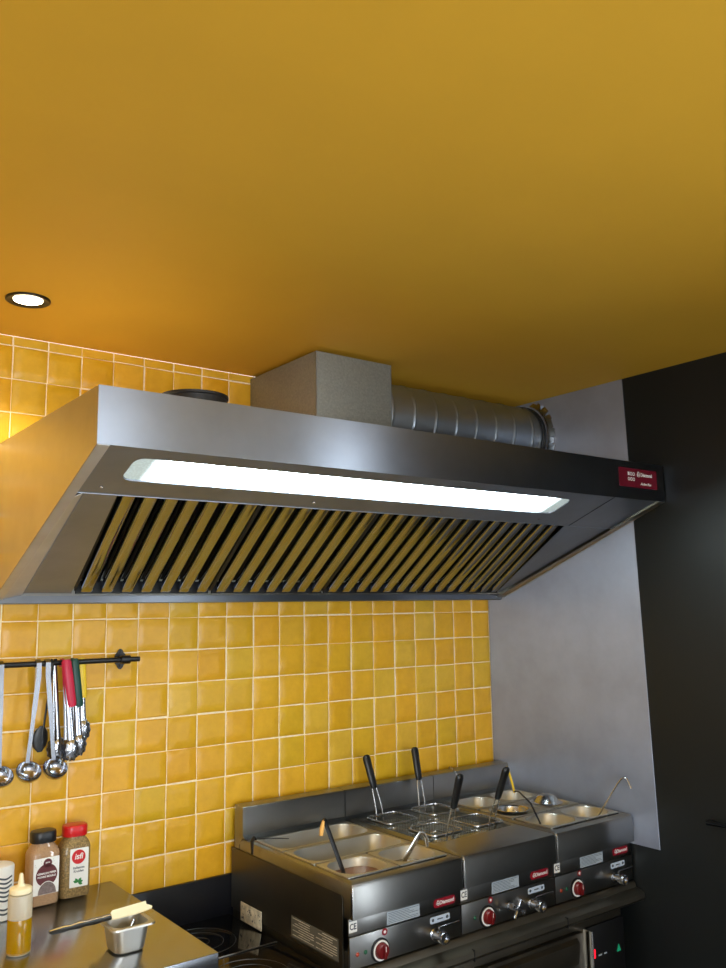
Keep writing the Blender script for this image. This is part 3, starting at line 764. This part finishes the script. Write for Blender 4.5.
# stained card leaning against the range's side
b = MB(); b.box(-1.1885, -1.1865, -.212, -.088, .7812, .834, .0003)
o = b.build('stained_card', M['worn_label']); tag(o, 'small stained pale card standing on the hob against the side of the range', 'card')
b = MB()
for i in range(22):
    y, z = random.uniform(-.205, -.095), random.uniform(.788, .826); r = random.uniform(.0012, .0035)
    b.lathe([(r, -.0002), (r, 0)], (-1.1886, y, z), 7, 'x')
b.build('specks', M['print'], o)['kind'] = 'stuff'
recentre_children = None

# ------------------------------------------------------------------ worktop on the left
t = thing('steel_workbench', (-2.3, -.34, 0), 'stainless steel workbench with jars on it, against the tiled wall', 'workbench')
BT = .945
MB().box(-3.2, -1.564, -.668, -.003, BT-.035, BT, .003).build('bench_top', M['bench'], t)
MB().box(-3.19, -1.585, -.640, -.02, .12, BT-.036, .003).build('cabinet_body', M['appl'], t)
for x in (-3.14, -1.63):
    for y in (-.60, -.06):
        b = MB(); b.lathe([(.024, 0), (.024, .008), (.016, .012), (.016, .121)], (x, y, 0), 16); b.build('leg', M['black'], t)
for i, (xa, xb) in enumerate(((-3.18, -2.655), (-2.65, -2.125), (-2.12, -1.595))):
    d = MB().box(xa, xb, -.658, -.641, .14, BT-.045, .003).build('door', M['appl'], t)
    MB().tube([(xb-.04, -.659, .60), (xb-.04, -.69, .60), (xb-.04, -.69, .78), (xb-.04, -.659, .78)], .005, 8).build('handle', M['wire'], d)

# ------------------------------------------------------------------ spice jars
def spice_jar(cx, cy, label, fill, lid, rz=0, kind=0):
    t = thing('spice_jar', (cx, cy, BT), label, 'spice jar')
    z = BT+.0006; w, d = .080, .056
    def P(pts): return pts
    b = MB(); b.loft([rr(cx, cy, w-.012, d-.012, .012, z), rr(cx, cy, w-.003, d-.003, .014, z+.003), rr(cx, cy, w, d, .015, z+.010), rr(cx, cy, w, d, .015, z+.128),
                      rr(cx, cy, w-.003, d-.003, .015, z+.136), rr(cx, cy, w-.012, d-.009, .016, z+.145), rr(cx, cy, .056, .044, .020, z+.153), rr(cx, cy, .054, .043, .020, z+.160)], cap0=True, cap1=True)
    jar = b.build('jar_body', M[fill], t)
    b = MB(); b.loft([rr(cx, cy, .064, .050, .022, z+.158), rr(cx, cy, .066, .052, .022, z+.160), rr(cx, cy, .066, .052, .022, z+.182), rr(cx, cy, .062, .048, .020, z+.1865), rr(cx, cy, .050, .038, .016, z+.1875)], cap0=True, cap1=True)
    b.build('lid', M[lid], t)
    y = cy-d/2
    if kind == 0:
        lb = plate('label', cx-.033, cx+.035, z+.030, z+.122, y-.0002, M['white'], t, .002)
        b = MB(); b.lathe([(.0285, .0010), (.0285, .0014)], (cx+.002, y, z+.078), 32, 'y'); b.lathe([(.0115, .0010), (.0115, .0014)], (cx+.004, y, z+.108), 20, 'y'); b.build('label_roundel', [M['maroon']], lb)
        b = MB(); pts = [(cx+.004+.025*math.cos(a), z+.031+.0+.031*math.sin(a)) for a in [PI*i/20 for i in range(21)]]; b.prism(pts, 'y', y-.0022, y-.0016); b.build('label_picture', M['pepper'], lb)
        b = MB(); b.tube([(p[0], y-.0022, p[1]) for p in pts], .0008, 5); b.build('picture_edge', M['white'], lb)
        text('lettering', 'GEMALEN PEPER', .0068, (cx+.002, y-.0018, z+.083), M['white'], lb)
        text('lettering', 'POIVRE MOULU', .0068, (cx+.002, y-.0018, z+.0745), M['white'], lb)
        text('lettering', 'pure', .006, (cx+.004, y-.0018, z+.110), M['white'], lb)
        b = MB()
        for i in range(26):
            px, pz = random.uniform(cx-.031, cx+.033), random.uniform(z+.085, z+.120)
            if (px-cx-.002)**2+(pz-z-.078)**2 < .031**2 or abs(px-cx-.004) < .014: continue
            b.lathe([(.0007, .0009), (.0007, .0012)], (px, y, pz), 6, 'y')
        b.build('label_dots', M['print'], lb)['kind'] = 'stuff'
    else:
        lb = plate('label', cx-.019, cx+.031, z+.028, z+.128, y-.0002, M['white'], t, .002)
        b = MB(); b.lathe([(.0185, .0010), (.0185, .0014)], (cx+.004, y, z+.106), 32, 'y'); b.build('label_roundel', M['red'], lb)
        text('lettering', 'isfi', .021, (cx+.004, y-.0018, z+.107), M['white'], lb, shear=.15)
        text('lettering', 'Italiaanse', .0085, (cx+.005, y-.0012, z+.078), M['print'], lb)
        text('lettering', 'Kruiden', .0085, (cx+.005, y-.0012, z+.069), M['print'], lb)
        b = MB()
        for ang in (-.5, .2, .9, 2.2, 2.8):
            pts = [(cx+.004+s*.014*math.cos(ang)-w_*math.sin(ang), z+.040+s*.014*math.sin(ang)+w_*math.cos(ang)) for s, w_ in ((0, 0), (.3, .003), (.6, .0038), (1, 0), (.6, -.0038), (.3, -.003))]
            b.prism(pts, 'y', y-.0014, y-.0009)
        b.build('leaf_print', M['leaf'], lb)
    t.rotation_euler.z = rz
    return t
spice_jar(-1.783, -.075, 'spice jar with black lid and maroon label, left of the red-lidded jar', 'spice', 'black', .06, 0)
spice_jar(-1.694, -.062, 'herb jar with red lid and white label with a red disc', 'herb', 'red', -.02, 1)

# striped cup
cx, cy = -1.905, -.115; z = BT+.0006
t = thing('striped_canister', (cx, cy, BT), 'white canister with dark wavy stripes behind the oil bottle at the left edge', 'canister')
b = MB(); b.lathe([(.036, 0), (.038, .002), (.038, .125), (.036, .129), (.030, .131), (.0005, .131)], (cx, cy, z), 40); b.build('canister_body', M['white'], t)
b = MB()
for i in range(9):
    zz = z+.018+.0105*i
    if i in (2,): continue
    arc = [-2.6+k*.10 for k in range(19)]
    lo = [[(cx+.0384*math.cos(a), cy+.0384*math.sin(a), zz+.002*math.sin(a*6)+s*.0022) for a in arc] for s in (-1, 1)]
    lo2 = [[(cx+.0378*math.cos(a), cy+.0378*math.sin(a), zz+.002*math.sin(a*6)+s*.0022) for a in arc] for s in (1, -1)]
    b.loft(lo+lo2+[lo[0]], closed=False)
b.build('stripes', M['print'], t)

# squeeze bottle
cx, cy = -1.925, -.385; z = BT+.0006
t = thing('oil_squeeze_bottle', (cx, cy, BT), 'clear squeeze bottle half full of yellow oil, in front of the striped canister', 'squeeze bottle')
b = MB(); b.lathe([(.0235, 0), (.0255, .002), (.0265, .006), (.0265, .122), (.0255, .128), (.022, .130)], (cx, cy, z), 36); b.build('bottle_body', M['clear'], t)
b = MB(); b.lathe([(.0262, .004), (.02675, .008), (.02675, .076), (.0262, .078), (.0005, .078)], (cx, cy, z), 36); tag(b.build('oil', M['oil'], t), 'yellow oil')
b = MB(); b.lathe([(.0235, .1305), (.0250, .1315), (.0250, .140), (.0235, .1425), (.010, .146), (.007, .150), (.0045, .170), (.003, .173), (.0005, .1735)], (cx, cy, z), 30); b.build('nozzle_cap', M['cream'], t)

# small steel pan with tools and the knife across it
px_, py_ = -1.722, -.512; z = BT+.0006; H = .060
t = thing('small_steel_pan', (px_, py_, BT), 'small square steel pan on the workbench, under the knife', 'pan')
b = MB(); lo = [rr(px_, py_, .062, .066, .020, z), rr(px_, py_, .072, .076, .022, z+.004), rr(px_, py_, .084, .088, .022, z+H-.012), rr(px_, py_, .086, .090, .022, z+H-.002), rr(px_, py_, .102, .108, .014, z+H), rr(px_, py_, .104, .110, .014, z+H-.003),
                rr(px_, py_, .1025, .1085, .014, z+H+.0012), rr(px_, py_, .084, .088, .021, z+H+.0008), rr(px_, py_, .080, .084, .020, z+H-.012), rr(px_, py_, .068, .072, .018, z+.005)]
b.loft(lo, cap0=True, cap1=True); b.build('pan_body', M['pan'], t)
b = MB(); b.tube([(px_-.015, py_-.020, z+.0165), (px_+.008, py_+.000, z+.034), (px_+.024, py_+.014, z+.052)], [.007, .006, .004], 10); b.tube([(px_-.022, py_+.01, z+.014), (px_-.005, py_+.015, z+.03), (px_+.018, py_-.018, z+.045)], [.004]*3, 10)
o = b.build('pastry_nozzles', M['utensil']); tag(o, 'small steel tools lying inside the small square pan', 'kitchen tool'); recentre(o)
kz = z+H+.004
A = Vector((-1.895, -.505, kz+.006)); Bp = Vector((-1.755, -.499, kz+.007)); Cc = Vector((-1.650, -.492, kz+.007))
t = thing('kitchen_knife', (-1.76, -.5, kz), 'knife with blade coloured as a pale reflection, black and silver handle, lying across the small steel pan', 'knife')
dd = (Bp-A).normalized()
b = MB(); b.tube([A, A+dd*.006, A+dd*.03, A+dd*.045, A+dd*.065, A+dd*.08, A+dd*.10, Bp], [.004, .0075, .009, .0072, .0095, .0078, .0095, .008], 12, flat=(1.15, .7)); b.build('handle', M['black'], t)
b = MB(); b.tube([A+Vector((0, -.002, .004)), A+dd*.03+Vector((0, -.003, .0058)), A+dd*.045+Vector((0, -.003, .0046)), A+dd*.065+Vector((0, -.003, .0062)), A+dd*.08+Vector((0, -.003, .0050)), Bp+Vector((0, -.003, .0055))], [.0025, .0040, .0030, .0042, .0030, .0034], 8); b.build('handle_inlay', M['wire'], t)
e = (Cc-Bp).normalized(); sdv = Vector((-e.y, e.x, 0))
sdv = (sdv*.8+Vector((0, 0, .6))).normalized()
pts = [Bp+sdv*.006, Bp+e*.01+sdv*.014, Bp+e*.095+sdv*.017, Cc-e*.012+sdv*.009, Cc, Cc-e*.004-sdv*.004, Bp+e*.06-sdv*.008, Bp+e*.01-sdv*.008, Bp-sdv*.006]
b = MB(); b.loft([[p+Vector((0, 0, -.0015)) for p in pts], [p+Vector((0, 0, .0015)) for p in pts]], cap0=True, cap1=True); tag(b.build('blade', M['cream'], t), 'blade with its reflection painted cream')  # cream colour stands in for the bright reflection on the blade

# ------------------------------------------------------------------ utensil rail and what hangs on it
RZ, RY = 1.571, -.045
t = thing('utensil_rail', (-1.95, 0, RZ), 'black rail fixed on the yellow tiles, hung with ladles and tongs', 'rail')
MB().tube([(-2.45, RY, RZ), (-1.511, RY, RZ)], .0075, 14).build('rail_bar', M['black_metal'], t)
for x in (-2.39, -1.555):
    b = MB(); b.loft([[(x+.017*(1 if abs(math.sin(a)) < .6 else .72)*math.cos(a), y, RZ+.030*math.sin(a)) for a in [2*PI*i/28 for i in range(28)]] for y in (-.0035, -.009)], cap0=True, cap1=True)
    b.tube([(x, -.009, RZ), (x, RY, RZ)], .008, 12); b.lathe([(.0125, -.014), (.0125, .014)], (x, RY, RZ), 16, 'x')
    mt = b.build('wall_mount', M['black_metal'], t)
    b = MB()
    for s_ in (-1, 1): b.lathe([(.0045, .0092), (.0035, .0115)], (x, 0, RZ+s_*.020), 10, 'y')
    b.build('screws', M['black'], mt)
def hung_ladle(x, xb, zb, label, m='utensil', rc=.033, dy=0, perf=False):
    t = thing('hanging_ladle', (x, RY, RZ), label, 'ladle', 'ladles hanging on the rail')
    y = RY-.0105+dy
    b = MB()
    top = RZ+.0115
    w = .0068
    pth = [(x, RY+.012, RZ-.010), (x, RY+.0115, RZ+.004), (x, RY, top), (x, y-.002, RZ+.003), (x, y-.003, RZ-.03)]
    lo = []
    n_ = 10
    full = pth + [(x+(xb-x)*k/n_, y-.003-.002*k/n_, RZ-.03+(zb+.030-RZ+.03)*k/n_) for k in range(1, n_+1)]
    for i, p in enumerate(full):
        ww = w if i < 9 else w*.8; a = Vector(p)
        if i == 0: tt = Vector(full[1])-a
        elif i == len(full)-1: tt = a-Vector(full[i-1])
        else: tt = Vector(full[i+1])-Vector(full[i-1])
        nn = Vector((1, 0, 0)).cross(tt).normalized()*.0011
        lo.append([a+Vector((-ww, 0, 0))+nn, a+Vector((ww, 0, 0))+nn, a+Vector((ww, 0, 0))-nn, a+Vector((-ww, 0, 0))-nn])
    b.loft(lo, cap0=True, cap1=True); b.build('handle', M[m], t)
    # bowl opens forwards/upwards
    c = MB(); prof = [(rc, 0), (rc*.97, -rc*.25), (rc*.8, -rc*.55), (rc*.5, -rc*.8), (.0005, -rc*.9), (.0005, -rc*.84), (rc*.46, -rc*.74), (rc*.74, -rc*.5), (rc*.9, -rc*.22), (rc*.95, 0)]
    c.lathe(prof+[prof[0]], (0, 0, 0), 24, caps=False)
    rot = Matrix.Rotation(.75, 4, 'X')
    for v in c.bm.verts: v.co = rot @ v.co + Vector((xb, y-.022, zb+.012))
    c.build('bowl', M[m], t)
hung_ladle(-1.905, -1.900, 1.276, 'steel ladle hanging leftmost on the rail, cut by the photo edge')
hung_ladle(-1.806, -1.828, 1.280, 'steel ladle hanging tilted, second from the left on the rail')
hung_ladle(-1.781, -1.758, 1.280, 'steel ladle hanging upright, third from the left beside the tongs')
# dark slotted spoon behind the third ladle
t = thing('dark_spoon', (-1.775, RY, RZ), 'dark spoon hanging on the rail behind the third steel ladle', 'spoon')
b = MB(); b.tube([(-1.7685, RY+.0105, RZ-.01), (-1.7685, RY+.0105, RZ+.004), (-1.7685, RY, RZ+.0105), (-1.7675, RY-.0085, RZ), (-1.7675, RY+.004, RZ-.05), (-1.785, RY+.006, RZ-.20)], .0024, 8, flat=(1.3, .6)); b.build('handle', M['black'], t)
b = MB(); b.tube([(-1.785, RY+.008, RZ-.17), (-1.787, RY+.010, RZ-.185), (-1.789, RY+.012, RZ-.205), (-1.790, RY+.012, RZ-.225), (-1.789, RY+.010, RZ-.240)], [.006, .018, .022, .018, .006], 16, flat=(1, .25)); b.build('bowl', M['black'], t)
def tongs(x, xb, zb, grip, zg, label, dy=0, wide=.011, steelbar=True):
    t = thing('serving_tongs', (x, RY, RZ), label, 'tongs', 'tongs hanging on the rail')
    y = RY-.010+dy
    for s_, yo in ((-1, .007), (1, -.007)):
        b = MB(); z0 = RZ+.006
        pts = []
        n_ = 8
        for k in range(n_+1):
            f = k/n_; pts.append((x+(xb-x)*f+s_*.003*f, y+yo*(.4+f*.7), z0+(zb+.045-z0)*f))
        b.tube(pts, [wide*.75]*(n_-1)+[wide*.8, wide*.9], 10, flat=(1, .32)); 
        # scalloped spoon end
        lp = []; c = Vector((xb+s_*.006, y+yo*1.2, zb+.018))
        for q, kf in ((.0005, .5), (.5, .35), (.85, .1), (1, -.12)):
            lp.append([(c.x+.019*q*math.cos(a)*(1+.07*math.cos(10*a)), c.y+yo*kf*1.3, c.z+.030*q*math.sin(a)*(1+.07*math.cos(10*a))) for a in [2*PI*i/40 for i in range(40)]])
        b.loft(lp, cap0=True)
        arm = b.build('arm', M['utensil'], t)
        if grip:
            g = MB(); gp = [(x+(xb-x)*f+s_*.002*f, y+yo*(.4+f*.5), RZ+.010+(zg-RZ-.010)*f) for f in (0, .05, .3, .6, .95, 1)]
            g.tube(gp, [wide*.7, wide, wide*1.05, wide*1.05, wide, wide*.8], 14, flat=(1, .55)); g.build('grip', M[grip], arm)
    b = MB(); b.tube([(x, RY+.0095, RZ-.012), (x, RY+.0105, RZ+.003), (x, RY, RZ+.0105), (x, y-.001, RZ+.004), (x, y-.001, RZ-.02)], .0022, 8, flat=(2.2, .7)); b.build('hanging_loop', M[grip] if grip else M['utensil'], t)
tongs(-1.7575, -1.744, 1.318, None, 1.45, 'bare steel tongs hanging between the ladles and the red-gripped tongs', wide=.007, dy=.018)
tongs(-1.739, -1.722, 1.318, 'grip_red', 1.452, 'steel tongs with crimson grips hanging on the rail', dy=-.024, wide=.0125)
tongs(-1.710, -1.695, 1.326, 'grip_green', 1.448, 'steel tongs with dark green grips hanging beside the crimson ones', dy=-.004, wide=.0115)
tongs(-1.682, -1.677, 1.362, 'grip_yellow', 1.470, 'steel tongs with yellow grips hanging rightmost on the rail', dy=.018, wide=.0105)
